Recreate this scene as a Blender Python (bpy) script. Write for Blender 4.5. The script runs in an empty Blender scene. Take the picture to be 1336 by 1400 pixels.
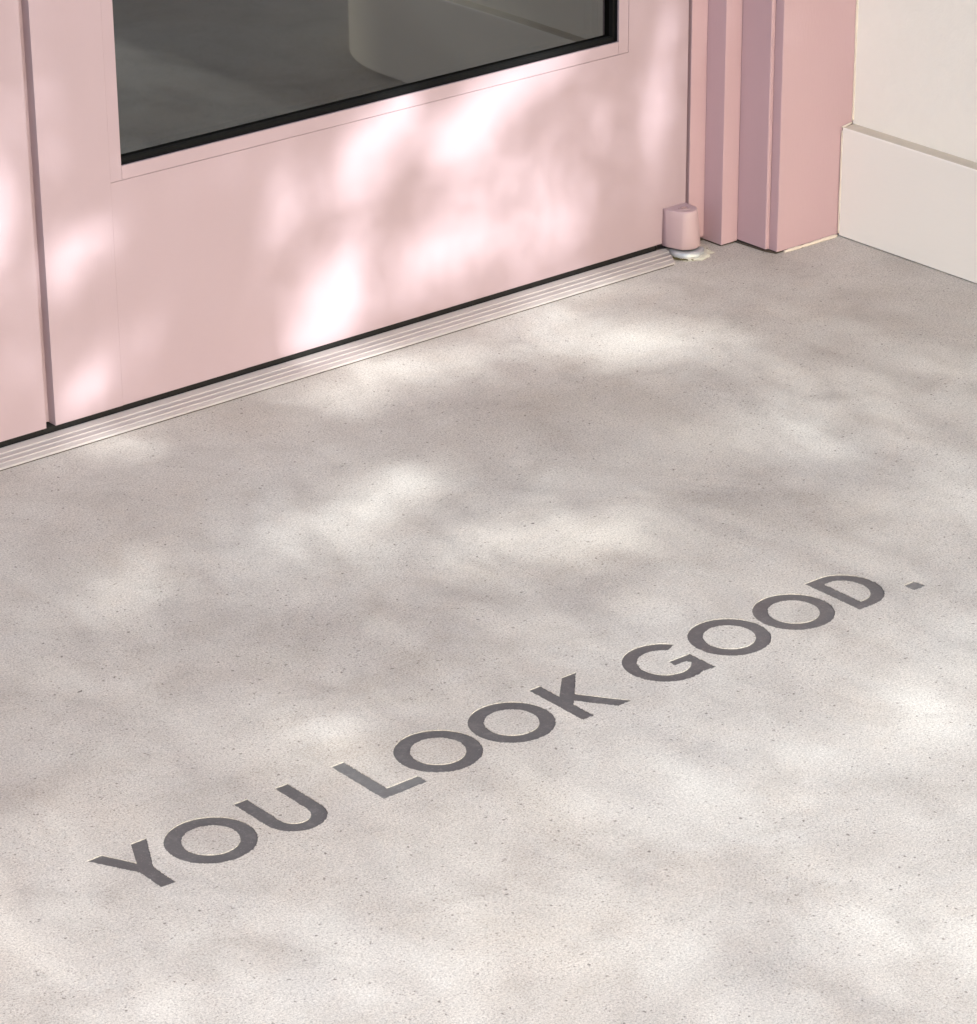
import bpy, bmesh, math, random
import numpy as np
from mathutils import Vector, Matrix, noise
from mathutils.geometry import delaunay_2d_cdt

S = bpy.context.scene
COL = S.collection
rng = np.random.default_rng(7)
random.seed(7)

# ------------------------------------------------------------------ camera
cam_d = bpy.data.cameras.new("camera")
cam = bpy.data.objects.new("camera", cam_d)
COL.objects.link(cam)
cam_d.sensor_fit = 'HORIZONTAL'
cam_d.sensor_width = 36.0
cam_d.lens = 36.0 * 4589.435 / 1336.0
cam_d.clip_start = 0.05
cam_d.clip_end = 2000.0
cam.matrix_world = Matrix((
    (0.7666510700170958, 0.26757357198465453, -0.5836527395780944, -1.82670616),
    (-0.6420247277070722, 0.30942476386735185, -0.7014702876945632, -2.94316756),
    (-0.007098299395052678, 0.9125024378493497, 0.40900967600374905, 1.44143132),
    (0, 0, 0, 1)))
S.camera = cam

# ------------------------------------------------------------------ light
SUN_ELEV = math.radians(28.0)
SUN_AZ = math.radians(6.0)             # how far the sun stands towards -x from straight in front of the door
TO_SUN = Vector((-math.sin(SUN_AZ) * math.cos(SUN_ELEV), -math.cos(SUN_AZ) * math.cos(SUN_ELEV), math.sin(SUN_ELEV)))
world = bpy.data.worlds.new("World")
S.world = world
world.use_nodes = True
wn = world.node_tree.nodes
wn.clear()
wo = wn.new('ShaderNodeOutputWorld')
wb = wn.new('ShaderNodeBackground')
sky = wn.new('ShaderNodeTexSky')
sky.sky_type = 'NISHITA'
sky.sun_disc = False
sky.sun_elevation = SUN_ELEV
# blender: sun_rotation 0 puts the sun on +Y, positive turns clockwise seen from above
sky.sun_rotation = math.atan2(TO_SUN.x, TO_SUN.y)
sky.air_density = 1.0
sky.dust_density = 4.5
sky.ozone_density = 0.4
wb.inputs['Strength'].default_value = 0.15
world.node_tree.links.new(sky.outputs[0], wb.inputs[0])
world.node_tree.links.new(wb.outputs[0], wo.inputs[0])

sun_d = bpy.data.lights.new("sun", 'SUN')
sun_d.energy = 2.65
sun_d.angle = math.radians(0.5)
sun_d.color = (1.0, 0.980, 0.945)
sun = bpy.data.objects.new("sun", sun_d)
COL.objects.link(sun)
sun.rotation_euler = TO_SUN.to_track_quat('Z', 'Y').to_euler()
sun.location = TO_SUN * 30

S.view_settings.view_transform = 'Standard'
S.view_settings.look = 'None'
S.view_settings.gamma = 1.0
S.view_settings.exposure = 1.47
S.view_settings.use_curve_mapping = False
try:
    S.view_settings.use_white_balance = True
    S.view_settings.white_balance_temperature = 6150
    S.view_settings.white_balance_tint = 5
except Exception:
    pass
S.cycles.use_denoising = True
S.cycles.max_bounces = 6
S.cycles.transparent_max_bounces = 12
S.cycles.caustics_reflective = False
S.cycles.caustics_refractive = False

# ------------------------------------------------------------------ helpers
def empty(name, loc=(0, 0, 0), label=None, cat=None, group=None):
    o = bpy.data.objects.new(name, None)
    COL.objects.link(o)
    o.location = loc
    o.empty_display_size = 0.1
    if label: o['label'] = label
    if cat: o['category'] = cat
    if group: o['group'] = group
    return o

def link(name, bm, mat, parent=None, kind=None, label=None, smooth=False):
    me = bpy.data.meshes.new(name)
    bmesh.ops.recalc_face_normals(bm, faces=bm.faces)
    bm.to_mesh(me)
    bm.free()
    if smooth:
        for p in me.polygons: p.use_smooth = True
    o = bpy.data.objects.new(name, me)
    COL.objects.link(o)
    if mat: me.materials.append(mat)
    if parent is not None:
        o.parent = parent
        o.location = -Vector(parent.location)      # meshes are built in world coordinates
    if kind: o['kind'] = kind
    if label: o['label'] = label
    return o

def box(bm, x0, x1, y0, y1, z0, z1, bev=0.0, seg=2):
    r = bmesh.ops.create_cube(bm, size=1.0)
    vs = r['verts']
    for v in vs:
        v.co.x = x0 + (v.co.x + .5) * (x1 - x0)
        v.co.y = y0 + (v.co.y + .5) * (y1 - y0)
        v.co.z = z0 + (v.co.z + .5) * (z1 - z0)
    if bev:
        es = list({e for v in vs for e in v.link_edges})
        bmesh.ops.bevel(bm, geom=es, offset=bev, segments=seg, profile=.5, affect='EDGES')
    return bm

def B(*a, **k):
    return box(bmesh.new(), *a, **k)

def prism(bm, pts, z0, z1, bev=0.0):
    """closed plan polygon extruded upwards"""
    lo = [bm.verts.new((x, y, z0)) for x, y in pts]
    hi = [bm.verts.new((x, y, z1)) for x, y in pts]
    n = len(pts)
    bm.faces.new(lo[::-1])
    bm.faces.new(hi)
    side = []
    for i in range(n):
        bm.faces.new((lo[i], lo[(i + 1) % n], hi[(i + 1) % n], hi[i]))
    if bev:
        bm.edges.ensure_lookup_table()
        es = [e for e in bm.edges if abs(e.verts[0].co.z - e.verts[1].co.z) > 1e-5]
        bmesh.ops.bevel(bm, geom=es, offset=bev, segments=3, profile=.5, affect='EDGES')
    return bm

def tube(bm, pts, r, seg=8):
    rings = []
    for i, p in enumerate(pts):
        p = Vector(p)
        d = (Vector(pts[min(i + 1, len(pts) - 1)]) - Vector(pts[max(i - 1, 0)])).normalized()
        a = d.orthogonal().normalized()
        if rings:
            a = (pa - d * pa.dot(d)).normalized()
        pa = a
        b = d.cross(a)
        rr = r[i] if hasattr(r, '__len__') else r
        rings.append([bm.verts.new(p + (a * math.cos(t) + b * math.sin(t)) * rr) for t in [k * 2 * math.pi / seg for k in range(seg)]])
    for i in range(len(rings) - 1):
        for k in range(seg):
            bm.faces.new((rings[i][k], rings[i][(k + 1) % seg], rings[i + 1][(k + 1) % seg], rings[i + 1][k]))
    bm.faces.new(rings[0][::-1]); bm.faces.new(rings[-1])
    return bm

# ------------------------------------------------------------------ materials
class NT:
    def __init__(s, name):
        s.m = bpy.data.materials.new(name); s.m.use_nodes = True
        s.t = s.m.node_tree; s.n = s.t.nodes
        s.b = s.n['Principled BSDF']; s.tc = None
    def new(s, t, **k):
        n = s.n.new(t)
        for a, b in k.items(): setattr(n, a, b)
        return n
    def L(s, a, b): s.t.links.new(a, b)
    def co(s):
        if not s.tc: s.tc = s.new('ShaderNodeTexCoord')
        return s.tc.outputs['Object']
    def geo(s):
        g = s.new('ShaderNodeNewGeometry'); return g.outputs['Position']
    def noise(s, scale, detail=4, rough=.5, vec=None, dist=0.0):
        n = s.new('ShaderNodeTexNoise'); n.inputs['Scale'].default_value = scale
        n.inputs['Detail'].default_value = detail; n.inputs['Roughness'].default_value = rough
        n.inputs['Distortion'].default_value = dist
        s.L(vec if vec is not None else s.geo(), n.inputs['Vector']); return n.outputs[0]
    def ramp(s, f, stops):
        r = s.new('ShaderNodeValToRGB'); e = r.color_ramp.elements
        while len(e) < len(stops): e.new(.5)
        for i, (p, c) in enumerate(stops):
            e[i].position = p; e[i].color = (*c, 1) if hasattr(c, '__len__') else (c, c, c, 1)
        s.L(f, r.inputs[0]); return r.outputs[0]
    def mix(s, a, b, f, mode='MIX'):
        m = s.new('ShaderNodeMix', data_type='RGBA', blend_type=mode)
        for v, i in ((f, 0), (a, 6), (b, 7)):
            if hasattr(v, 'is_linked') or hasattr(v, 'links'): s.L(v, m.inputs[i])
            else: m.inputs[i].default_value = (*v, 1) if hasattr(v, '__len__') else v
        return m.outputs[2]
    def math(s, op, a, b=0.0):
        m = s.new('ShaderNodeMath', operation=op)
        for v, i in ((a, 0), (b, 1)):
            if hasattr(v, 'links'): s.L(v, m.inputs[i])
            else: m.inputs[i].default_value = v
        return m.outputs[0]
    def bump(s, h, strength, dist, prev=None):
        b = s.new('ShaderNodeBump'); b.inputs['Strength'].default_value = strength
        b.inputs['Distance'].default_value = dist
        s.L(h, b.inputs['Height'])
        if prev is not None: s.L(prev, b.inputs['Normal'])
        return b.outputs[0]
    def set(s, **k):
        for a, v in k.items():
            i = s.b.inputs[a.replace('_', ' ')]
            if hasattr(v, 'links'): s.L(v, i)
            else: i.default_value = (*v, 1) if hasattr(v, '__len__') and len(v) == 3 else v
        return s.m

def mat_concrete():
    s = NT('concrete')
    big = s.noise(2.3, 6, .62, dist=.8)
    mid = s.noise(11, 5, .65, dist=.5)
    grain = s.noise(480, 3, .8)
    grain2 = s.noise(1150, 2, .9)
    base = s.ramp(big, [(.30, (.445, .405, .357)), (.44, (.492, .454, .410)), (.56, (.532, .500, .457)), (.72, (.580, .554, .514))])
    base = s.mix(base, s.ramp(mid, [(.28, (.85, .84, .835)), (.5, (1.0, 1.0, 1.0)), (.72, (1.07, 1.07, 1.07))]), 1.0, 'MULTIPLY')
    st = s.noise(4.3, 7, .7, dist=1.6)
    base = s.mix(base, (.43, .38, .335), s.math('MULTIPLY', s.ramp(st, [(.55, 0.0), (.75, 1.0)]), .45))
    warm = s.noise(6.5, 5, .7, dist=1.2)
    base = s.mix(base, s.ramp(warm, [(.35, (1.008, .995, .982)), (.5, (1.0, 1.0, 1.0)), (.66, (.992, 1.0, 1.002))]), 1.0, 'MULTIPLY')
    # faint trowel and foot scuffs
    mp = s.new('ShaderNodeMapping'); mp.inputs['Scale'].default_value = (1, 9, 1); mp.inputs['Rotation'].default_value = (0, 0, .5); s.L(s.geo(), mp.inputs[0])
    sw = s.ramp(s.noise(7, 6, .75, vec=mp.outputs[0], dist=.4), [(.60, 0.0), (.74, 1.0)])
    base = s.mix(base, (.66, .63, .605), s.math('MULTIPLY', sw, .22))
    base = s.mix(base, s.ramp(grain, [(.28, .45), (.42, .84), (.54, 1.05), (.70, 1.27)]), 1.0, 'MULTIPLY')
    base = s.mix(base, s.ramp(grain2, [(.25, .55), (.45, .92), (.58, 1.07), (.75, 1.30)]), .95, 'MULTIPLY')
    base = s.mix(base, s.ramp(s.noise(170, 3, .7), [(.30, .93), (.5, 1.0), (.7, 1.04)]), 1.0, 'MULTIPLY')
    patch = s.ramp(s.noise(9, 4, .6), [(.35, .25), (.65, 1.0)])
    def pits(scale, r0, r1, gate_scale, g0, g1, col, amt, b_):
        v = s.new('ShaderNodeTexVoronoi'); v.inputs['Scale'].default_value = scale
        w = s.new('ShaderNodeVectorMath', operation='ADD'); s.L(s.geo(), w.inputs[0])
        nn = s.new('ShaderNodeTexNoise'); nn.inputs['Scale'].default_value = scale * 2; s.L(s.geo(), nn.inputs['Vector'])
        m_ = s.new('ShaderNodeVectorMath', operation='SCALE'); s.L(nn.outputs[1], m_.inputs[0]); m_.inputs['Scale'].default_value = .6 / scale
        s.L(m_.outputs[0], w.inputs[1]); s.L(w.outputs[0], v.inputs['Vector'])
        k = s.math('MULTIPLY', s.ramp(v.outputs['Distance'], [(r0, 1.0), (r1, 0.0)]), s.ramp(s.noise(gate_scale, 2, .6), [(g0, 0.0), (g1, 1.0)]))
        return s.mix(b_, col, s.math('MULTIPLY', k, amt)), k
    base, k1 = pits(300, .12, .30, 140, .43, .51, (.19, .165, .15), s.math('MULTIPLY', patch, .9), base)
    base, k2 = pits(120, .09, .20, 90, .50, .57, (.13, .11, .10), .80, base)
    base, k3 = pits(38, .035, .065, 30, .56, .62, (.07, .055, .05), .85, base)
    h = s.math('ADD', s.math('MULTIPLY', grain, 1.0), s.math('MULTIPLY', grain2, .6))
    h = s.math('SUBTRACT', h, s.math('MULTIPLY', k2, .8))
    n = s.bump(h, .45, .0006)
    return s.set(Base_Color=base, Roughness=s.ramp(mid, [(.3, .70), (.7, .90)]), Normal=n, Specular_IOR_Level=.35)

def mat_paint(name, col, rough=.42, streak=(1, 1, 1), amt=.05, bump=.0004):
    s = NT(name)
    mp = s.new('ShaderNodeMapping'); mp.inputs['Scale'].default_value = streak
    s.L(s.geo(), mp.inputs[0])
    st = s.noise(60, 5, .6, vec=mp.outputs[0])
    big = s.noise(3.0, 3, .5)
    c = s.mix(tuple(x * (1 - amt) for x in col), tuple(min(1, x * (1 + amt)) for x in col), s.math('ADD', s.math('MULTIPLY', st, .5), s.math('MULTIPLY', big, .5)))
    fine = s.noise(700, 2, .6)
    n = s.bump(st, .5, bump)
    n = s.bump(fine, .25, .00025, n)
    # tiny scuffs and dust
    sc = s.ramp(s.noise(140, 4, .7), [(.72, 0.0), (.80, 1.0)])
    c = s.mix(c, tuple(x * .82 for x in col), s.math('MULTIPLY', sc, .25))
    return s.set(Base_Color=c, Roughness=s.ramp(st, [(.2, rough - .05), (.8, rough + .08)]), Normal=n, Specular_IOR_Level=.4)

def mat_simple(name, col, rough=.5, metal=0.0, var=.1, scale=80, bump=0.0, spec=.5):
    s = NT(name)
    f = s.noise(scale, 4, .6)
    c = s.mix(tuple(x * (1 - var) for x in col), tuple(x * (1 + var) for x in col), f)
    if bump: s.set(Normal=s.bump(f, .6, bump))
    return s.set(Base_Color=c, Roughness=rough, Metallic=metal, Specular_IOR_Level=spec)

PINK = (.390, .298, .332)
M_concrete = mat_concrete()
M_door = mat_paint('pink_door_paint', PINK, .45, (1, 1, 14), .03, .0002)
M_doorv = mat_paint('pink_stile_paint', PINK, .45, (14, 14, 1), .03, .0002)
M_frame = mat_paint('pink_paint_frame_lit', (.475, .330, .362), .5, (10, 10, 1), .04, .0005)  # same paint as the door; its different light is put into the colour
M_core = mat_simple('door_edge_paint', (.50, .33, .335), .6, var=.12)
M_black = mat_simple('black_rubber', (.005, .005, .0055), .75, var=.3, scale=200, bump=.0003, spec=.15)
M_seal = mat_simple('dark_brush_seal', (.008, .007, .007), .9, var=.5, scale=400, bump=.001)
M_dirt = mat_simple('dirt', (.07, .055, .042), .95, var=.5, scale=300, bump=.002)
M_cap = mat_paint('pink_cap_paint', (.44, .322, .345), .35, (1, 1, 1), .03, .0002)
M_white = mat_paint('cream_skirting_paint', (.89, .865, .81), .5, (1, 1, 8), .015, .0003)
M_ledge = mat_simple('dusty_ledge_paint', (.56, .51, .43), .8, var=.12, scale=60, bump=.0008)
M_caulk = mat_simple('cream_caulk', (.68, .60, .52), .6, var=.12, scale=120, bump=.001)
M_room = mat_simple('dark_room_paint', (.03, .03, .029), .8, var=.1, scale=5)
M_facade = mat_simple('facade_plaster', (.55, .40, .385), .8, var=.06, scale=20, bump=.001)

def mat_stucco():
    s = NT('cream_wall_plaster')
    a = s.noise(90, 5, .6); b = s.noise(30, 4, .6)
    h = s.math('ADD', s.math('MULTIPLY', a, .5), s.math('MULTIPLY', b, .6))
    c = s.mix((.89, .865, .80), (.93, .91, .85), b)
    return s.set(Base_Color=c, Roughness=.75, Normal=s.bump(h, .6, .0028), Specular_IOR_Level=.3)
M_stucco = mat_stucco()

def mat_threshold():
    s = NT('aluminium_threshold')
    mp = s.new('ShaderNodeMapping'); mp.inputs['Scale'].default_value = (1, 30, 1); s.L(s.geo(), mp.inputs[0])
    f = s.noise(18, 5, .6, vec=mp.outputs[0]); g = s.noise(9, 4, .6)
    c = s.mix((.41, .375, .362), (.49, .455, .44), f)
    c = s.mix(c, (.48, .40, .38), s.math('MULTIPLY', s.ramp(g, [(.5, 0.0), (.75, 1.0)]), .4))
    return s.set(Base_Color=c, Metallic=.25, Roughness=.42, Normal=s.bump(f, .3, .0004))
M_thresh = mat_threshold()
M_rib = mat_simple('worn_rib_metal', (.60, .555, .53), .4, .3, .08)
M_zinc = mat_simple('galvanised_collar', (.50, .52, .54), .4, .5, .25, 260, .0006)
M_mortar = mat_simple('mortar_crumb', (.50, .48, .42), .9, 0, .35, 220, .003)
M_moss = mat_simple('moss', (.10, .085, .035), .95, 0, .6, 300, .002)
M_steel = mat_simple('screw_steel', (.55, .42, .41), .35, .6, .1)

def mat_letter(name, lo, hi, dust):
    s = NT(name)
    f = s.noise(26, 5, .65); g = s.noise(420, 3, .75); p = s.noise(75, 4, .7)
    c = s.mix(lo, hi, f)
    c = s.mix(c, (.42, .40, .385), s.math('MULTIPLY', s.ramp(p, [(.52, 0.0), (.72, 1.0)]), dust))
    c = s.mix(c, (.40, .375, .36), s.math('MULTIPLY', s.ramp(g, [(.58, 0.0), (.74, 1.0)]), .30))
    return s.set(Base_Color=c, Roughness=s.ramp(f, [(.3, .34), (.7, .55)]), Normal=s.bump(g, .5, .0004), Specular_IOR_Level=.6)
M_letter = mat_letter('dark_metal_inlay', (.070, .066, .067), (.108, .103, .103), .14)
M_letter_pale = mat_letter('pale_metal_inlay', (.105, .103, .102), (.150, .148, .146), .2)  # paler base colour, used for the L and the full stop
def mat_glass():
    m = bpy.data.materials.new('tinted_glass'); m.use_nodes = True
    t = m.node_tree; t.nodes.clear()
    o = t.nodes.new('ShaderNodeOutputMaterial'); mx = t.nodes.new('ShaderNodeMixShader')
    tr = t.nodes.new('ShaderNodeBsdfTransparent'); tr.inputs[0].default_value = (.30, .305, .30, 1)
    gl = t.nodes.new('ShaderNodeBsdfGlossy'); gl.inputs['Roughness'].default_value = 0.022
    gl.inputs['Color'].default_value = (.95, .97, .96, 1)
    fr = t.nodes.new('ShaderNodeFresnel'); fr.inputs['IOR'].default_value = 2.3
    t.links.new(fr.outputs[0], mx.inputs[0]); t.links.new(tr.outputs[0], mx.inputs[1]); t.links.new(gl.outputs[0], mx.inputs[2])
    t.links.new(mx.outputs[0], o.inputs[0])
    return m
M_glass = mat_glass()

# ------------------------------------------------------------------ the lettering outlines
TX, TY, TA = -0.27193, -0.88475, -0.00885
CH = 0.0778
def tw(x, y):
    c, s = math.cos(TA), math.sin(TA)
    return (TX + c * x - s * y, TY + s * x + c * y)
def arc(cx, cy, rx, ry, a0, a1, n):
    return [(cx + rx * math.cos(math.radians(a0 + (a1 - a0) * i / n)), cy + ry * math.sin(math.radians(a0 + (a1 - a0) * i / n))) for i in range(n + 1)]
def ring(cx):
    return [arc(cx, .0389, .0409, .0405, 0, 360, 96)[:-1], arc(cx, .0389, .0254, .0255, 0, 360, 72)[:-1]]
Y_ = [[(-.2262, CH), (-.2100, CH), (-.1949, .0477), (-.1806, CH), (-.1645, CH), (-.1872, .0330), (-.1872, 0), (-.2018, 0), (-.2018, .0318)]]
xl, xr = -.0722, -.0129
ro = (xr - xl) / 2; ri = ro - .0147
U_ = [[(xl, CH)] + arc((xl + xr) / 2, .0290, ro, .0302, 180, 360, 40) + [(xr, CH), (xr - .0147, CH)] + arc((xl + xr) / 2, .0290, ri, .0158, 360, 180, 34) + [(xl + .0147, CH)]]
L_ = [[(.0350, CH), (.0495, CH), (.0495, .0143), (.0846, .0143), (.0846, 0), (.0350, 0)]]
K_ = [[(.2672, CH), (.2815, CH), (.2815, .0500), (.3082, CH), (.3258, CH), (.2962, .0448), (.3278, 0), (.3104, 0), (.2862, .0346), (.2815, .0296), (.2815, 0), (.2672, 0)]]
G_ = [arc(.4035, .0389, .0407, .0404, 33, 295, 76) + [(.4212, .0010), (.4352, 0), (.4352, .0375), (.4072, .0375), (.4072, .0272), (.4208, .0272)]
      + arc(.4035, .0389, .0258, .0258, 322, 40, 60)]
D_ = [[(.6278, 0)] + arc(.6478, .0389, .0372, .0389, -90, 90, 44) + [(.6278, CH)],
      [(.6424, .0134)] + arc(.6478, .0389, .0223, .0255, -90, 90, 36) + [(.6424, CH - .0134)]]
dot_ = [arc(.7135, .0088, .0028, .0028, 0, 90, 6) + arc(.7036, .0088, .0028, .0028, 90, 180, 6) + arc(.7036, -.0008, .0028, .0028, 180, 270, 6) + [(.7175, -.0034)]]
GLYPHS = [('Y', Y_), ('O', ring(-.1238)), ('U', U_), ('L', L_), ('O', ring(.1274)), ('O', ring(.2142)), ('K', K_),
          ('G', G_), ('O', ring(.4885)), ('O', ring(.5751)), ('D', D_), ('.', dot_)]

def roughen(loop, seed, inner=False, step=.0007, amp=.0014):
    """walk the outline in short steps and let the edge wander as a hand-finished edge does"""
    out = []
    n = len(loop)
    for i in range(n):
        a = Vector((*loop[i], 0)); b = Vector((*loop[(i + 1) % n], 0))
        k = max(1, int((b - a).length / step))
        for j in range(k):
            p = a.lerp(b, j / k)
            w = tw(p.x, p.y)
            q = Vector((w[0], w[1], 0))
            # edges that look away from the door are the more ragged ones
            d = (b - a).normalized() if (b - a).length > 1e-9 else Vector((1, 0, 0))
            up = (d.x * (1 if inner else -1)) > .2
            f = .28 if up else 1.0
            nx = .7 * noise.noise(q * 640 + Vector((seed, 0, 3))) + .45 * noise.noise(q * 220 + Vector((seed, 9, 3)))
            ny = .7 * noise.noise(q * 640 + Vector((seed, 5, 7))) + .45 * noise.noise(q * 220 + Vector((seed, 2, 1)))
            out.append((q.x + nx * amp * f, q.y + ny * amp * f))
    return out

def clockwise(lp):
    return sum(lp[i - 1][0] * p[1] - p[0] * lp[i - 1][1] for i, p in enumerate(lp)) < 0

LOOPS = []                               # (glyph index, loop index, points)
for gi, (ch, loops) in enumerate(GLYPHS):
    for li, lp in enumerate(loops):
        LOOPS.append((gi, li, roughen(lp, gi * 3.1 + li, clockwise(lp) != (li > 0))))

def cdt(outer_and_holes):
    vs, es = [], []
    for lp in outer_and_holes:
        b = len(vs)
        vs += [Vector(p) for p in lp]
        es += [(b + i, b + (i + 1) % len(lp)) for i in range(len(lp))]
    r = delaunay_2d_cdt(vs, es, [], 0, 1e-7)
    return r[0], r[2]

def inside(p, lp):
    x, y = p; c = False; n = len(lp)
    for i in range(n):
        x0, y0 = lp[i]; x1, y1 = lp[i - 1]
        if (y0 > y) != (y1 > y) and x < (x1 - x0) * (y - y0) / (y1 - y0) + x0: c = not c
    return c

# ------------------------------------------------------------------ pavement with the letters cut out
RECESS = .0008
def build_pavement():
    bm = bmesh.new()
    # the strip that carries the words
    x0, x1, y0, y1 = -.56, .52, -.98, -.74
    rect = [(x0, y0), (x1, y0), (x1, y1), (x0, y1)]
    verts, faces = cdt([rect] + [l[2] for l in LOOPS])
    keep = []
    by_g = {}
    for g, li, lp in LOOPS: by_g.setdefault(g, []).append(lp)
    bbs = {g: (min(p[0] for p in ls[0]), max(p[0] for p in ls[0]), min(p[1] for p in ls[0]), max(p[1] for p in ls[0])) for g, ls in by_g.items()}
    bv = [bm.verts.new((v.x, v.y, 0)) for v in verts]
    for f in faces:
        c = sum((verts[i] for i in f), Vector((0, 0))) / len(f)
        cut = False
        for g, ls in by_g.items():
            b = bbs[g]
            if b[0] <= c.x <= b[1] and b[2] <= c.y <= b[3] and inside(c, ls[0]) and not (len(ls) > 1 and inside(c, ls[1])):
                cut = True; break
        if not cut:
            nf = bm.faces.new([bv[i] for i in f])
    # walls of the recesses and their floor
    for g, li, lp in LOOPS:
        n = len(lp)
        t = [bm.verts.new((p[0], p[1], 0)) for p in lp]
        d = [bm.verts.new((p[0], p[1], -.006)) for p in lp]
        for i in range(n):
            bm.faces.new((t[i], t[(i + 1) % n], d[(i + 1) % n], d[i]))
    # rest of the forecourt: one sheet to the horizon round the strip
    xs = [-400, -8, x0, x1, 8, 400]; ys = [-400, -12, y0, y1, .06, 8, 400]
    gv = {}
    def V(x, y):
        if (x, y) not in gv: gv[(x, y)] = bm.verts.new((x, y, 0))
        return gv[(x, y)]
    for i in range(len(xs) - 1):
        for j in range(len(ys) - 1):
            if xs[i] == x0 and ys[j] == y0: continue
            bm.faces.new((V(xs[i], ys[j]), V(xs[i + 1], ys[j]), V(xs[i + 1], ys[j + 1]), V(xs[i], ys[j + 1])))
    bm.normal_update()
    for f in bm.faces:
        if abs(f.normal.z) > .5 and f.normal.z < 0: f.normal_flip()
    me = bpy.data.meshes.new('pavement'); bm.to_mesh(me); bm.free()
    me.materials.append(M_concrete)
    o = bpy.data.objects.new('pavement', me); COL.objects.link(o); o['kind'] = 'structure'
build_pavement()

ins = empty('inscription', (tw(0, 0)[0], tw(0, 0)[1], 0), 'dark inlaid capital letters reading YOU LOOK GOOD. sunk into the concrete', 'lettering')
ORD = ['first', 'second', 'third', 'fourth', 'fifth', 'sixth']
for gi, (ch, _) in enumerate(GLYPHS):
    ls = [l[2] for l in LOOPS if l[0] == gi]
    verts, faces = cdt(ls)
    bm = bmesh.new()
    z = -RECESS
    top = [bm.verts.new((v.x, v.y, z)) for v in verts]
    low = [bm.verts.new((v.x, v.y, -.0058)) for v in verts]
    for f in faces:
        c = sum((verts[i] for i in f), Vector((0, 0))) / len(f)
        if inside(c, ls[0]) and not (len(ls) > 1 and inside(c, ls[1])):
            bm.faces.new([top[i] for i in f]); bm.faces.new([low[i] for i in f][::-1])
    bd = [e for e in bm.edges if len(e.link_faces) == 1 and e.verts[0].co.z > -.004]
    vmap = {t: l for t, l in zip(top, low)}
    for e in bd:
        a, b = e.verts
        bm.faces.new((a, b, vmap[b], vmap[a]))
    bmesh.ops.delete(bm, geom=[v for v in bm.verts if not v.link_faces], context='VERTS')
    link('full_stop' if ch == '.' else 'letter', bm, M_letter_pale if (gi == 3 or ch == '.') else M_letter, ins,
         label=('round full stop closing the line' if ch == '.' else ('pale letter L' if gi == 3 else 'dark letter %s' % ch)))

# ------------------------------------------------------------------ side wall (a fin with a rounded free end) and its skirting
def fin_outline(off, ystart):
    xw, xb, r = 1.1465 - off, 1.60 + off, .22 + off
    cx0, cy0 = 1.1465 + .22, -1.03 + .22
    pts = [(xw, ystart)]
    pts += [(cx0 + r * math.cos(math.radians(a)), cy0 + r * math.sin(math.radians(a))) for a in np.linspace(180, 270, 24)]
    pts += [(cx0 + r * math.cos(math.radians(a)) + (xb - off - cx0 - .22), cy0 + r * math.sin(math.radians(a))) for a in np.linspace(270, 360, 24)]
    pts += [(xb, ystart)]
    return pts
wall = empty('side_wall', (1.37, -.6, 0), 'cream plastered wall with rounded free end and tall skirting beside the pink doorway', 'wall')
bm = prism(bmesh.new(), fin_outline(0, -.0985), 0.0, 3.2)
link('plaster', bm, M_stucco, wall)
# skirting: prism ring with a softly broken top edge
def skirt():
    bm = bmesh.new()
    prof = [(.020, .0012), (.0200, .1436), (.0194, .1447), (.0186, .1450)]
    rows = []
    for off, z in prof:
        rows.append([bm.verts.new((x, y, z)) for x, y in fin_outline(off, -.1012)])
    for a, b in zip(rows[:-1], rows[1:]):
        for i in range(len(a) - 1):
            f = bm.faces.new((a[i], a[i + 1], b[i + 1], b[i]))
    # end cap at the frame
    for k in (0, -1):
        vs = [r[k] for r in rows]
        x = vs[0].co
        extra = bm.verts.new((rows[-1][k].co.x, rows[-1][k].co.y, .0012))
        bm.faces.new(vs + [extra])
    return bm
link('skirting_board', skirt(), M_white, wall)
def ledge():
    bm = bmesh.new(); rows = []
    for off, z in ((.0190, .1440), (.0188, .1452), (-.002, .1459)):
        rows.append([bm.verts.new((x, y, z)) for x, y in fin_outline(off, -.1013)])
    for a, b in zip(rows[:-1], rows[1:]):
        for i in range(len(a) - 1): bm.faces.new((a[i], a[i + 1], b[i + 1], b[i]))
    return bm
link('skirting_ledge', ledge(), M_ledge, wall)

# ------------------------------------------------------------------ door frame
frame = empty('door_frame', (1.0, -.05, 0), 'pink stepped timber frame beside the hinge side of the door', 'door frame')
HTOP = 2.12
def wob(bm, amp=.0012, zmax=.02, seed=0):
    """bottom ends are not cut dead level"""
    for v in bm.verts:
        if v.co.z < zmax: v.co.z += amp * noise.noise(v.co * 60 + Vector((seed, 0, 0)))
    return bm
link('hinge_jamb', wob(prism(bmesh.new(), [(.9566, 0.0), (.9835, 0.0), (.9835, .10), (.9566, .10)], .0065, HTOP, .0006)), M_frame, frame)
link('jamb_trim', wob(prism(bmesh.new(), [(.9838, -.0325), (1.0108, -.0335), (1.0108, .10), (.9838, .10)], .0025, HTOP, .0009)), M_frame, frame)
link('frame_post', wob(prism(bmesh.new(), [(1.0112, -.0845), (1.0180, -.0848), (1.0180, .10), (1.0112, .10)], .0045, HTOP, .0014)), M_frame, frame)
link('casing', wob(prism(bmesh.new(), [(1.0183, -.0985), (1.1462, -.0985), (1.1462, .10), (1.0183, .10)], .0025, HTOP, .0014)), M_frame, frame)
link('head', B(-1.05, 1.1462, -.02, .10, HTOP + .001, HTOP + .09, bev=.002), M_frame, frame)
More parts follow.
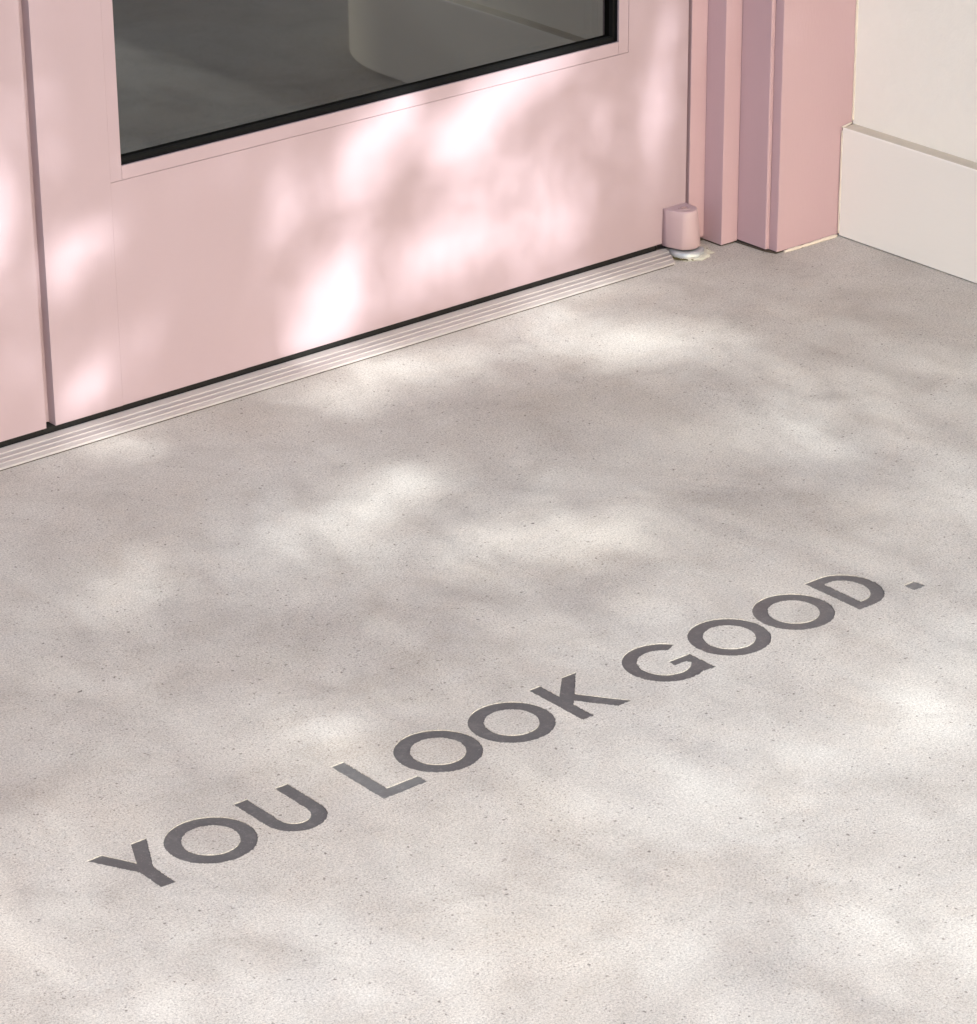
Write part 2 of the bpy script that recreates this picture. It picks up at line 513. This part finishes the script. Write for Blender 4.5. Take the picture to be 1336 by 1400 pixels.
# paint-and-caulk line along the foot of the casing and up the skirting end
def caulk(name, pts, r, seed, parent, mat):
    P_ = []; R_ = []
    for a, b in zip(pts[:-1], pts[1:]):
        a, b = Vector(a), Vector(b); n = max(2, int((b - a).length / .004))
        for i in range(n):
            p = a.lerp(b, i / n)
            k = noise.noise(p * 90 + Vector((seed, 0, 0))); k2 = noise.noise(p * 25 + Vector((0, seed, 0)))
            P_.append(p + Vector((k, k2, 0)) * r * .25); R_.append(max(.0003, r * (1 + .45 * k + .5 * k2)))
    P_.append(Vector(pts[-1])); R_.append(r * .6)
    return link(name, tube(bmesh.new(), P_, R_, 8), mat, parent, smooth=True)
caulk('caulk_line', [(1.030, -.0995, .0008), (1.06, -.1005, .0012), (1.124, -.1005, .001)], .0021, 1, frame, M_caulk)
caulk('caulk_line', [(1.1262, -.1000, .004), (1.1262, -.1002, .10), (1.1264, -.1000, .141)], .0011, 5, frame, M_caulk)
caulk('caulk_line', [(1.1264, -.1000, .145), (1.1440, -.0996, .1475)], .0017, 9, frame, M_caulk)
caulk('caulk_line', [(1.1455, -.0992, .150), (1.1458, -.0990, .60), (1.1458, -.0990, 2.0)], .0015, 12, frame, M_caulk)
# dirt packed in the gap under the frame
bmd = bmesh.new()
for pts in ([(.945, .004), (.985, .002), (.9855, -.0295), (1.0095, -.031), (1.0125, -.082), (1.0175, -.0965), (1.13, -.0965), (1.13, .0), (.945, .06)],):
    prism(bmd, pts, -.002, .0022)
link('packed_dirt', bmd, M_dirt, frame)

# ------------------------------------------------------------------ threshold
thr = empty('threshold', (0, -.025, 0), 'ribbed aluminium threshold strip running along the foot of the pink doors', 'threshold')
TXR = .905
def strip(y_prof, x0, x1a, slant, name, mat):
    """profile in (y, z) swept along x; the right end is cut on a slant"""
    bm = bmesh.new()
    n = len(y_prof)
    segx = 40
    cols = []
    for i in range(segx + 1):
        col = []
        for (y, z) in y_prof:
            xe = x1a + slant * y
            x = x0 + (xe - x0) * i / segx
            col.append(bm.verts.new((x, y, z)))
        cols.append(col)
    for a, b in zip(cols[:-1], cols[1:]):
        for k in range(n - 1): bm.faces.new((a[k], b[k], b[k + 1], a[k + 1]))
    bm.faces.new(cols[0]); bm.faces.new(cols[-1][::-1])
    return link(name, bm, mat, thr)
P0 = [(-.0418, -.001), (-.0415, .0012), (-.0405, .0024)]
for yc in (-.0335, -.0232, -.0130):
    P0 += [(yc - .0018, .0028 + (yc + .05) * .055), (yc - .0014, .0023 + (yc + .05) * .055), (yc - .0006, .0023 + (yc + .05) * .055), (yc - .0002, .0030 + (yc + .05) * .055)]
P0 += [(-.0030, .0070), (-.0020, .0068), (-.0024, .0012), (.050, .0012), (.050, -.001)]
strip(P0, -.95, .9195, .58, 'threshold_plate', M_thresh)
for yc in (-.0335, -.0232, -.0130):
    z = .0030 + (yc + .05) * .055
    strip([(yc + .0000, z - .002), (yc + .0001, z + .0005), (yc + .0008, z + .0006), (yc + .0010, z - .002)], -.95, .9193, .58, 'rib', M_rib)
bm = box(bmesh.new(), -.95, .905, .004, .040, .0014, .0116)
link('draught_seal', bm, M_seal, thr)
# grit swept under the left panel
bm = bmesh.new()
for i in range(260):
    x = random.uniform(-.62, .09) if i < 200 else random.uniform(.09, .9)
    y = random.uniform(-.0018, .0035); r = random.uniform(.0004, .0014)
    m = Matrix.Translation((x, y, .0016 + r * .5)) @ Matrix.Rotation(random.random() * 6, 4, 'Z') @ Matrix.Diagonal((1.4, 1, .7, 1))
    bmesh.ops.create_icosphere(bm, subdivisions=1, radius=r, matrix=m)
o = link('grit', bm, M_dirt, thr, kind='stuff')
# expansion line at the outer edge of the plate
link('sealant_line', B(-.95, .893, -.0430, -.0419, -.002, .0006), M_dirt, thr)

# ------------------------------------------------------------------ doors
DT = .045
def make_door(name, x0, x1, z0, label, wx0, wx1, wz0, wz1, seam=.0004):
    sill = .0016
    d = empty(name, (x0 if x0 > -.005 else x1, 0, 0), label, 'door')
    sx0, sx1, sz0, sz1 = wx0 - .0150, wx1 + .0155, wz0 - .0158, wz1 + .0158
    # rails and stiles butt together; glazing beads sit flush in the opening
    link('stile', B(x0, sx0 - .00016, 0, DT, z0, HTOP - .008), M_doorv, d)
    link('stile', B(sx1 + seam, x1, 0, DT, sz0 - seam, HTOP - .008), M_doorv, d)
    link('bottom_rail', B(sx0, x1, 0, DT, z0 + .0003, sz0 - seam), M_door, d)
    link('top_rail', B(sx0, sx1 + seam - .0003, .0001, DT - .0003, sz1 + seam, HTOP - .009, bev=.0004), M_door, d)
    link('glazing_bead', B(sx0, wx0, .0001, .0035, sz0, sz1, bev=.0003), M_doorv, d)
    link('glazing_bead', B(wx1, sx1, .0002, .0035, sz0, sz1, bev=.0003), M_doorv, d)
    link('glazing_bead', B(wx0 + .0004, wx1 - .0003, .0002, .0035, sz0, wz0, bev=.0003), M_door, d)
    link('glazing_bead', B(wx0 + .0004, wx1 - .0003, .0002, .0035, wz1, sz1, bev=.0003), M_door, d)
    # black gasket frame behind the beads, with a lip against the glass
    bm = bmesh.new()
    for (a, b, c_, e, y_a, y_b, w_) in ((0, 0, 0, 0, .0036, .0082, .0), (0, 0, 0, 0, .0082, .0150, .0034)):
        box(bm, sx0 + .001, wx0 + w_, y_a, y_b, sz0 + .001, sz1 - .001)
        box(bm, wx1 - w_, sx1 - .001, y_a, y_b, sz0 + .001, sz1 - .001)
        box(bm, wx0 + w_, wx1 - w_, y_a, y_b, sz0 + .001, wz0 + w_ + (sill if w_ else 0))
        box(bm, wx0 + w_, wx1 - w_, y_a, y_b, wz1 - w_, sz1 - .001)
    g = link('gasket', bm, M_black, d)
    # double glazing
    for k, (ya, tilt) in enumerate(((.0152, .0000), (.0330, .0030))):
        bm = bmesh.new()
        n = 14
        vs = [[bm.verts.new((sx0 + .002 + (sx1 - sx0 - .004) * i / n, ya + tilt * (j / n) + .00022 * noise.noise(Vector((i * .35, j * .35, k * 9))), sz0 + .002 + (sz1 - sz0 - .004) * j / n)) for i in range(n + 1)] for j in range(n + 1)]
        for j in range(n):
            for i in range(n): bm.faces.new((vs[j][i], vs[j][i + 1], vs[j + 1][i + 1], vs[j + 1][i]))
        gp = link('glass_pane', bm, M_glass, d, smooth=True)
        if gp.data.polygons[0].normal.y > 0: gp.data.flip_normals()
    # aluminium spacer between the panes
    bm = bmesh.new()
    box(bm, sx0 + .003, wx0 - .001, .0165, .0290, sz0 + .003, sz1 - .003)
    box(bm, wx1 - .001, sx1 - .003, .0165, .0290, sz0 + .003, sz1 - .003)
    box(bm, wx0 - .001, wx1 + .001, .0165, .0290, sz0 + .003, wz0 + .0015)
    box(bm, wx0 - .001, wx1 + .001, .0165, .0290, wz1 - .0015, sz1 - .003)
    link('spacer', bm, M_black, d)
    return d
door = make_door('door', 0.0, .9506, .0125, 'pink glazed door with a deep bottom rail and a pivot at its right foot', .1048, .8348, .2905, 1.98)
link('bounce_strip', B(-.0300, -.0001, .0135, .0400, .0135, HTOP - .01), M_doorv, door)  # added filler behind the gap, bounces light so the gap is less dark
left = make_door('door', -.912, -.0122, .0125, 'pink door leaf at the left edge, cut by the frame', -.812, -.112, .2905, 1.98)

# pivot cap at the foot of the hinge side
PX, PY = .9335, -.0170
def pivot_cap():
    bm = bmesh.new()
    rows = []
    for z, r in ((.0105, .0200), (.0118, .0207), (.030, .0192), (.050, .0172), (.0575, .0163), (.0592, .0152)):
        ring_ = [(.9115 + (.0165 - r) * .2, -.0003), (.9115, -.006 - (r - .0163))]
        ring_ += [(PX + r * math.cos(math.radians(a)), PY + r * math.sin(math.radians(a))) for a in np.linspace(215, 372, 22)]
        ring_ += [(.9500, -.0003)]
        rows.append([bm.verts.new((x, y, z)) for x, y in ring_])
    n = len(rows[0])
    for a, b in zip(rows[:-1], rows[1:]):
        for i in range(n): bm.faces.new((a[i], a[(i + 1) % n], b[(i + 1) % n], b[i]))
    bm.faces.new(rows[0][::-1]); bm.faces.new(rows[-1])
    return bm
cap = link('pivot_cap', pivot_cap(), M_cap, door)
for p in cap.data.polygons: p.use_smooth = abs(p.normal.z) < .5
def ring_part(name, x, y, z, r0, r1, h, mat, parent, seg=28):
    bm = bmesh.new(); rows = []
    for rr, zz in ((r0, z), (r0, z + h), (r1, z + h), (r1, z)):
        rows.append([bm.verts.new((x + rr * math.cos(t), y + rr * math.sin(t), zz)) for t in np.linspace(0, 2 * math.pi, seg, endpoint=False)])
    for k in range(4):
        a, b = rows[k], rows[(k + 1) % 4]
        for i in range(seg): bm.faces.new((a[i], a[(i + 1) % seg], b[(i + 1) % seg], b[i]))
    o = link(name, bm, mat, parent); o.location = (0, 0, 0); return o
o = ring_part('screw_ring', PX, PY + .001, .0590, .0078, .0062, .0009, M_cap, None)
o.parent = cap
bm = bmesh.new()
bmesh.ops.create_cone(bm, cap_ends=True, segments=6, radius1=.0042, radius2=.0042, depth=.0012, matrix=Matrix.Translation((PX, PY + .001, .0594)))
o = link('screw_head', bm, M_steel, None); o.parent = cap

# floor pivot: collar bedded in crumbled mortar
piv = empty('floor_pivot', (PX, PY, 0), 'grey galvanised pivot collar in crumbled mortar under the pink pivot cap', 'pivot')
def lathe(prof, x, y, seg=36, jit=0.0, seed=0):
    bm = bmesh.new(); rows = []
    for r, z in prof:
        row = []
        for t in np.linspace(0, 2 * math.pi, seg, endpoint=False):
            k = 1 + jit * noise.noise(Vector((math.cos(t) * 2.5, math.sin(t) * 2.5, z * 300 + seed)))
            row.append(bm.verts.new((x + r * k * math.cos(t), y + r * k * math.sin(t), z + jit * .004 * noise.noise(Vector((math.cos(t) * 5, math.sin(t) * 5, seed + 4))))))
        rows.append(row)
    for a, b in zip(rows[:-1], rows[1:]):
        for i in range(seg): bm.faces.new((a[i], a[(i + 1) % seg], b[(i + 1) % seg], b[i]))
    bm.faces.new(rows[0][::-1]); bm.faces.new(rows[-1])
    return bm
link('spindle', lathe([(.0135, .0), (.0135, .0115)], PX, PY), M_black, piv, smooth=False)
link('collar', lathe([(.0222, -.002), (.0218, .0045), (.0208, .0072), (.0185, .0083), (.0150, .0085)], PX - .001, PY - .0060, jit=.12, seed=3), M_zinc, piv, smooth=True)
link('mortar_bed', lathe([(.0320, -.002), (.0300, .0010), (.0260, .0028), (.0180, .0036)], PX + .004, PY - .003, jit=.38, seed=8), M_mortar, piv, smooth=True)
bm = bmesh.new()
for i in range(170):
    a = random.choice([random.gauss(205, 16), random.gauss(330, 22), random.gauss(222, 10)])
    r = random.uniform(.0235, .031)
    x = PX + r * math.cos(math.radians(a)); y = PY - .002 + r * math.sin(math.radians(a)); s_ = random.uniform(.0005, .0013)
    bmesh.ops.create_icosphere(bm, subdivisions=1, radius=s_, matrix=Matrix.Translation((x, y, .001 + s_ * .5)) @ Matrix.Diagonal((1, 1.2, .8, 1)))
o = link('moss', bm, M_moss, piv, kind='stuff')

# ------------------------------------------------------------------ facade round the doorway and the dark room behind it
fac = empty('facade', (0, .3, 0), 'pink rendered house front around and above the glazed doors', 'building')
link('wall_left', B(-6, -1.052, -.02, .30, 0, 3.2), M_facade, fac)
link('wall_above', B(-1.051, 1.60, .001, .30, HTOP + .092, 3.2), M_facade, fac)
link('wall_right', B(1.1475, 6, -.0975, .30, 0, 3.2), M_facade, fac)
link('roof', B(-6.2, 6.2, -.05, 4.6, 3.201, 3.35), M_facade, fac)
link('left_jamb', B(-1.05, -.918, 0, .10, .003, HTOP), M_frame, frame)
room = link('room', None or B(-3, 3, .301, 4.5, .002, 2.6), M_room, None, kind='structure')
bpy.data.objects.remove(room)
bm = bmesh.new()
box(bm, -3.1, -3.0, .301, 4.5, 0.004, 3.2); box(bm, 3.0, 3.1, .301, 4.5, 0.004, 3.2)
box(bm, -3.0, 3.0, 4.4, 4.5, 0.004, 3.2)
link('interior_walls', bm, M_room, None, kind='structure')
link('interior_floor', B(-2.999, 2.999, .102, 4.399, .001, .004), M_room, None, kind='structure')
link('interior_ceiling', B(-2.999, 2.999, .302, 4.399, 3.0, 3.1), M_room, None, kind='structure')

# ------------------------------------------------------------------ the tree whose leaves dapple the doorway
# where the foliage has gaps, told by the patch of door (x, z) or floor (x, y) that the gap lets the sun reach:
# centre, a 2x2 matrix to the patch's own round coordinates, and how open the gap is
DOOR_LIGHT = [
    (0.605, 0.143, 4.8, 1.9, 0.8, -10.8, 0.13),
    (0.689, 0.28, 13.6, 9.9, 10.9, -32.8, 1.3),
    (0.618, 0.242, 13.3, 11.4, 10.9, -23.7, 0.75),
    (0.57, 0.223, 22.0, 4.3, -2.4, -34.2, 1.1),
    (0.499, 0.282, 41.8, -0.9, -8.3, -40.5, 0.9),
    (0.466, 0.252, 12.4, 16.9, 27.5, -25.8, 1.15),
    (0.425, 0.201, 10.2, 19.4, 36.0, -18.7, 0.95),
    (0.326, 0.193, 34.3, -1.4, -4.9, -21.9, 0.5),
    (0.321, 0.246, 60.5, -2.4, -8.3, -38.4, 0.25),
    (0.371, 0.04, 20.2, 4.1, -1.9, -26.9, 1.4),
    (0.392, 0.096, 19.4, -0.6, -6.0, -25.1, 0.5),
    (0.63, 0.117, 9.9, 5.0, 2.4, -16.3, 0.36),
    (0.715, 0.066, 14.2, 8.8, 4.6, -19.9, 0.42),
    (0.593, 0.071, 18.2, 5.3, -0.7, -41.5, 0.18),
    (0.517, 0.094, 21.2, 6.0, -0.6, -44.0, 0.45),
    (0.502, 0.047, 15.6, 4.3, -1.3, -58.2, 0.3),
    (0.417, 0.131, 42.2, -1.3, -7.2, -30.8, 0.2),
    (0.802, 0.196, 51.4, -14.4, -11.5, -30.9, 0.4),
    (0.893, 0.178, 46.2, -5.7, -4.9, -17.0, 0.55),
    (0.914, 0.273, 50.2, -2.5, -3.5, -15.3, 0.35),
    (0.891, 0.086, 63.8, -10.9, -10.0, -30.3, 0.22),
    (0.769, 0.077, 24.5, 0.1, -10.0, -43.8, 0.2),
    (0.041, 0.209, 21.7, 4.3, -0.5, -38.9, 0.85),
    (0.082, 0.224, 47.2, -3.0, -13.6, -59.1, 0.3),
    (0.051, 0.049, 33.4, 10.2, 2.0, -32.2, 0.75),
    (0.066, 0.075, 51.3, -3.3, -14.8, -57.3, 0.2),
    (0.018, 0.165, 65.8, -4.6, -5.7, -23.5, 0.25),
    (0.125, 0.078, 38.8, -2.3, -9.7, -37.9, 0.2),
    (0.005, 0.03, 34.7, -2.5, -15.4, -57.2, 0.2),
    (-0.056, 0.274, 49.7, -3.9, -3.5, -15.2, 1.1),
    (-0.008, 0.37, 45.4, -3.4, -6.4, -30.9, 0.15),
    (-0.046, 0.113, 35.6, -2.7, -5.0, -19.5, 0.12),
    (0.235, 0.26, 24.9, -1.2, -8.5, -38.9, 0.1),
    (0.017, 0.332, 35.8, -2.6, -3.3, -15.3, 0.1),
]
FLOOR_LIGHT = [
    (0.668, -0.207, 7.0, -6.0, -6.7, -11.6, 0.95),
    (0.674, -0.068, 7.6, -7.9, -16.5, -4.1, 0.7),
    (0.791, -0.058, 14.2, -11.3, -7.6, -29.7, 0.4),
    (0.767, -0.246, 19.4, -15.8, -6.6, -33.6, 0.35),
    (0.341, -0.1, 9.1, -8.3, -17.9, -6.6, 1.0),
    (0.437, -0.1, 11.2, -7.7, -3.4, -18.3, 0.85),
    (0.512, -0.097, 15.6, -10.7, -3.6, -32.7, 0.4),
    (0.039, -0.061, 16.8, -9.5, -5.6, -29.6, 0.85),
    (0.623, -0.522, 7.4, -6.2, -3.2, -14.1, 0.42),
    (0.517, -0.458, 15.2, -14.1, -15.8, -18.3, 0.15),
    (0.113, -0.374, 7.4, -7.7, -22.7, -3.6, 0.8),
    (0.192, -0.367, 11.2, -10.0, -17.0, -9.9, 0.7),
    (0.068, -0.469, 14.0, -13.7, -31.4, -9.9, 0.7),
    (0.193, -0.541, 8.0, -7.6, -19.3, -11.4, 0.85),
    (0.359, -0.455, 12.0, -10.5, -12.8, -14.8, 0.12),
    (0.278, -0.605, 8.4, -7.9, -14.3, -11.9, 0.85),
    (0.295, -0.729, 10.9, -12.6, -27.6, -9.1, 0.4),
    (-0.161, -0.388, 10.7, -10.5, -27.9, -4.4, 0.75),
    (-0.129, -0.31, 31.7, -23.2, -38.7, -30.0, 0.35),
    (-0.185, -0.326, 31.3, -28.7, -46.5, -9.6, 0.3),
    (-0.214, -0.765, 11.7, -12.2, -20.2, -5.7, 1.0),
    (-0.212, -0.849, 24.1, -27.0, -34.5, -8.0, 0.3),
    (0.256, -1.081, 7.9, -11.4, -19.4, -4.1, 1.0),
    (0.2, -1.065, 15.4, -19.3, -26.3, -11.6, 0.3),
    (-0.029, -1.353, 12.6, -12.2, -8.5, -13.9, 0.95),
    (-0.099, -1.337, 19.7, -20.2, -19.3, -22.6, 0.3),
    (-0.089, -1.433, 14.8, -15.9, -15.2, -17.7, 0.5),
    (-0.238, -1.173, 9.0, -10.8, -26.1, -9.7, 0.7),
    (-0.36, -1.15, 7.8, -7.1, -18.5, -15.6, 0.5),
    (-0.354, -1.234, 10.9, -9.4, -21.9, -25.6, 0.3),
    (0.633, -0.749, 11.6, -17.2, -40.4, -0.5, 0.55),
    (0.774, -0.453, 14.0, -14.2, -12.2, -14.0, 0.2),
    (-0.579, -0.865, 12.7, -8.3, -8.0, -9.4, 0.3),
    (-0.2, -1.016, 6.1, -5.1, -10.3, -12.0, 0.3),
    (-0.525, -0.987, 8.6, -6.1, -11.7, -13.6, 0.2),
    (0.208, -0.862, 9.8, -8.0, -5.7, -16.1, 0.2),
    (0.061, -1.137, 9.2, -9.2, -12.3, -14.3, 0.2),
    (-0.426, -0.736, 10.8, -7.3, -12.4, -14.4, 0.2),
    (-0.328, -0.503, 10.1, -6.6, -14.3, -16.6, 0.1),
    (-0.273, -0.687, 13.5, -9.7, -17.5, -20.4, 0.12),
    (0.096, -0.734, 9.3, -6.9, -9.0, -26.0, 0.15),
]


FLOOR_LIGHT.append((1.165, -.40, 45.0, 0.0, 0.0, 7.0, 1.1))      # a streak along the skirting

def openness(x, y, z):
    """arrays of points on door (y = 0) or floor (z = 0) -> how open the foliage is towards the sun"""
    on_door = z > 1e-6
    p = np.where(on_door, z, y)
    T = np.zeros_like(x)
    for flag, tab, gain in ((True, DOOR_LIGHT, 1.28), (False, FLOOR_LIGHT, .97)):
        m = on_door == flag
        for cx, cy, a, b, c, d, amp in tab:
            dx, dy = x[m] - cx, p[m] - cy
            u = a * dx + c * dy; w = b * dx + d * dy
            T[m] += amp * gain * np.exp(-(u * u + w * w) ** 1.25)
    return T

def build_tree():
    tree = empty('leafy_tree', (3.3, -7.4, 0), 'broad leafy tree standing in front of the doorway behind the viewer', 'tree')
    # limbs
    bm = bmesh.new()
    def limb(p0, p1, r0, r1, sag=.2, seed=0, n=12):
        p0, p1 = Vector(p0), Vector(p1); pts = []
        for i in range(n + 1):
            t = i / n
            q = p0.lerp(p1, t) + Vector((noise.noise(Vector((t * 3, seed, 0))), noise.noise(Vector((t * 3, seed, 5))), noise.noise(Vector((t * 3, seed, 9))))) * .25 * math.sin(math.pi * t)
            q.z += sag * math.sin(math.pi * t)
            pts.append(q)
        tube(bm, pts, [r0 + (r1 - r0) * i / n for i in range(n + 1)], 10)
        return pts
    bt = bmesh.new()
    pts = [(3.3, -7.4, -.1), (3.28, -7.38, .3), (3.22, -7.3, 1.2), (3.25, -7.2, 2.2), (3.1, -7.0, 3.2), (2.9, -6.9, 3.9)]
    tube(bt, pts, [.26, .20, .17, .155, .14, .12], 16)
    M_bark = mat_simple('bark', (.13, .10, .075), .95, 0, .4, 14, .03)
    M_leaf = mat_simple('leaf', (.055, .095, .03), .6, 0, .35, 8)
    link('trunk', bt, M_bark, tree, smooth=True)
    limb((2.9, -6.9, 3.8), (-2.2, -6.2, 5.9), .10, .02, .5, 1)
    limb((2.9, -6.9, 3.8), (-.8, -7.6, 6.3), .09, .02, .4, 2)
    limb((2.9, -6.9, 3.7), (5.6, -6.4, 5.8), .09, .02, .4, 3)
    limb((2.9, -6.9, 3.8), (.5, -4.8, 5.6), .08, .015, .5, 4)
    limb((2.95, -6.95, 3.6), (2.6, -9.6, 5.6), .08, .015, .4, 5)
    limb((2.9, -6.9, 3.8), (3.4, -4.6, 5.3), .07, .015, .4, 6)
    link('branches', bm, M_bark, tree, smooth=True)
    # leaves
    s = np.array(TO_SUN); se, ce = s[2], math.sqrt(1 - s[2] ** 2)
    def spray(x0, x1, y0, z1, size, cell, near):
        """leaves fill small cells of the canopy, as many in each as the gap there calls for"""
        fs, ds = -y0 * se, z1 * ce
        nx, nh = int((x1 - x0) / cell), int((fs + ds) / cell)
        cx, ch = np.meshgrid(x0 + (np.arange(nx) + .5) * cell, -fs + (np.arange(nh) + .5) * cell)
        x, h = cx.ravel(), ch.ravel()
        y = np.where(h < 0, h / se, 0.0); z = np.where(h > 0, h / ce, 0.0)
        inner = (x > -.95) & (x < 1.35) & (z < .62) & (y > -1.62)
        nz = np.array([noise.noise(Vector((a * 3.2, b * 3.2 + 11, c * 3.2))) for a, b, c in zip(x, y, z)])
        Tfar = np.clip(.12 + 1.6 * (nz - .12), 0.03, .95)
        T = openness(x, y, z)
        base = np.where(z > 0, .02, .03 + .11 * np.clip((-y - .2) / .3, 0, 1) + .40 * np.clip((-y - .62) / .45, 0, 1) ** 1.2) + .07 * np.clip(nz, 0, 1)
        base = np.where(x > .935, .012, base)
        T = np.where(inner, np.clip(T + base * (1 - T), .012, .985), Tfar)
        sel = inner if near else ~inner
        leaf = 2 * size * size * .52 * .5
        want = np.where(sel, -np.log(T) * cell * cell / leaf, 0.0)
        cnt = np.floor(want + rng.random(len(want))).astype(int)
        i = np.repeat(np.arange(len(want)), cnt); n = len(i)
        x = x[i] + rng.uniform(-.5, .5, n) * cell; h = h[i] + rng.uniform(-.5, .5, n) * cell
        y = np.where(h < 0, h / se, 0.0); z = np.where(h > 0, h / ce, 0.0)
        D = (rng.uniform(4.4, 5.7, n) + .8 * np.clip((-y - .5) / .4, 0, 1)) if near else rng.uniform(4.4, 6.4, n)
        print('spray', n)
        return np.stack([x, y, z], 1) + D[:, None] * s, np.full(n, size)
    P1, s1 = spray(-1.0, 1.4, -1.65, .65, .0120, .020, True)
    P2, s2 = spray(-2.2, 3.0, -3.6, 2.0, .040, .05, False)
    # ordinary foliage round the part that dapples the doorway
    K = 16000
    Q = rng.normal(0, 1, (K, 3)) * np.array([1.9, 1.4, .9]) + np.array([1.6, -7.2, 6.6])
    P = np.concatenate([P1, P2, Q]); size = np.concatenate([s1, s2, np.full(K, .04)]); n = len(P)
    d1 = rng.normal(0, 1, (n, 3)); d1 /= np.linalg.norm(d1, axis=1)[:, None]
    d2 = np.cross(d1, rng.normal(0, 1, (n, 3))); d2 /= np.linalg.norm(d2, axis=1)[:, None]
    nrm = np.cross(d1, d2)
    l = (size * rng.uniform(.8, 1.2, n))[:, None]; w = l * .52
    V = np.stack([P - d1 * l, P - d1 * l * .15 + d2 * w + nrm * w * .3, P + d1 * l, P - d1 * l * .15 - d2 * w + nrm * w * .3], 1).reshape(-1, 3)
    i0 = np.arange(n)[:, None] * 4
    F = np.concatenate([i0 + np.array([0, 1, 2]), i0 + np.array([0, 2, 3])], 0)
    me = bpy.data.meshes.new('leaves')
    me.vertices.add(len(V)); me.vertices.foreach_set('co', V.astype(np.float32).ravel())
    me.loops.add(F.size); me.loops.foreach_set('vertex_index', F.astype(np.int32).ravel())
    me.polygons.add(len(F)); me.polygons.foreach_set('loop_start', np.arange(0, F.size, 3, dtype=np.int32)); me.polygons.foreach_set('loop_total', np.full(len(F), 3, dtype=np.int32))
    me.update(); me.validate()
    me.materials.append(M_leaf)
    o = bpy.data.objects.new('leaves', me); COL.objects.link(o); o.parent = tree; o.location = -Vector(tree.location); o['kind'] = 'stuff'
    print('leaves', n)
build_tree()
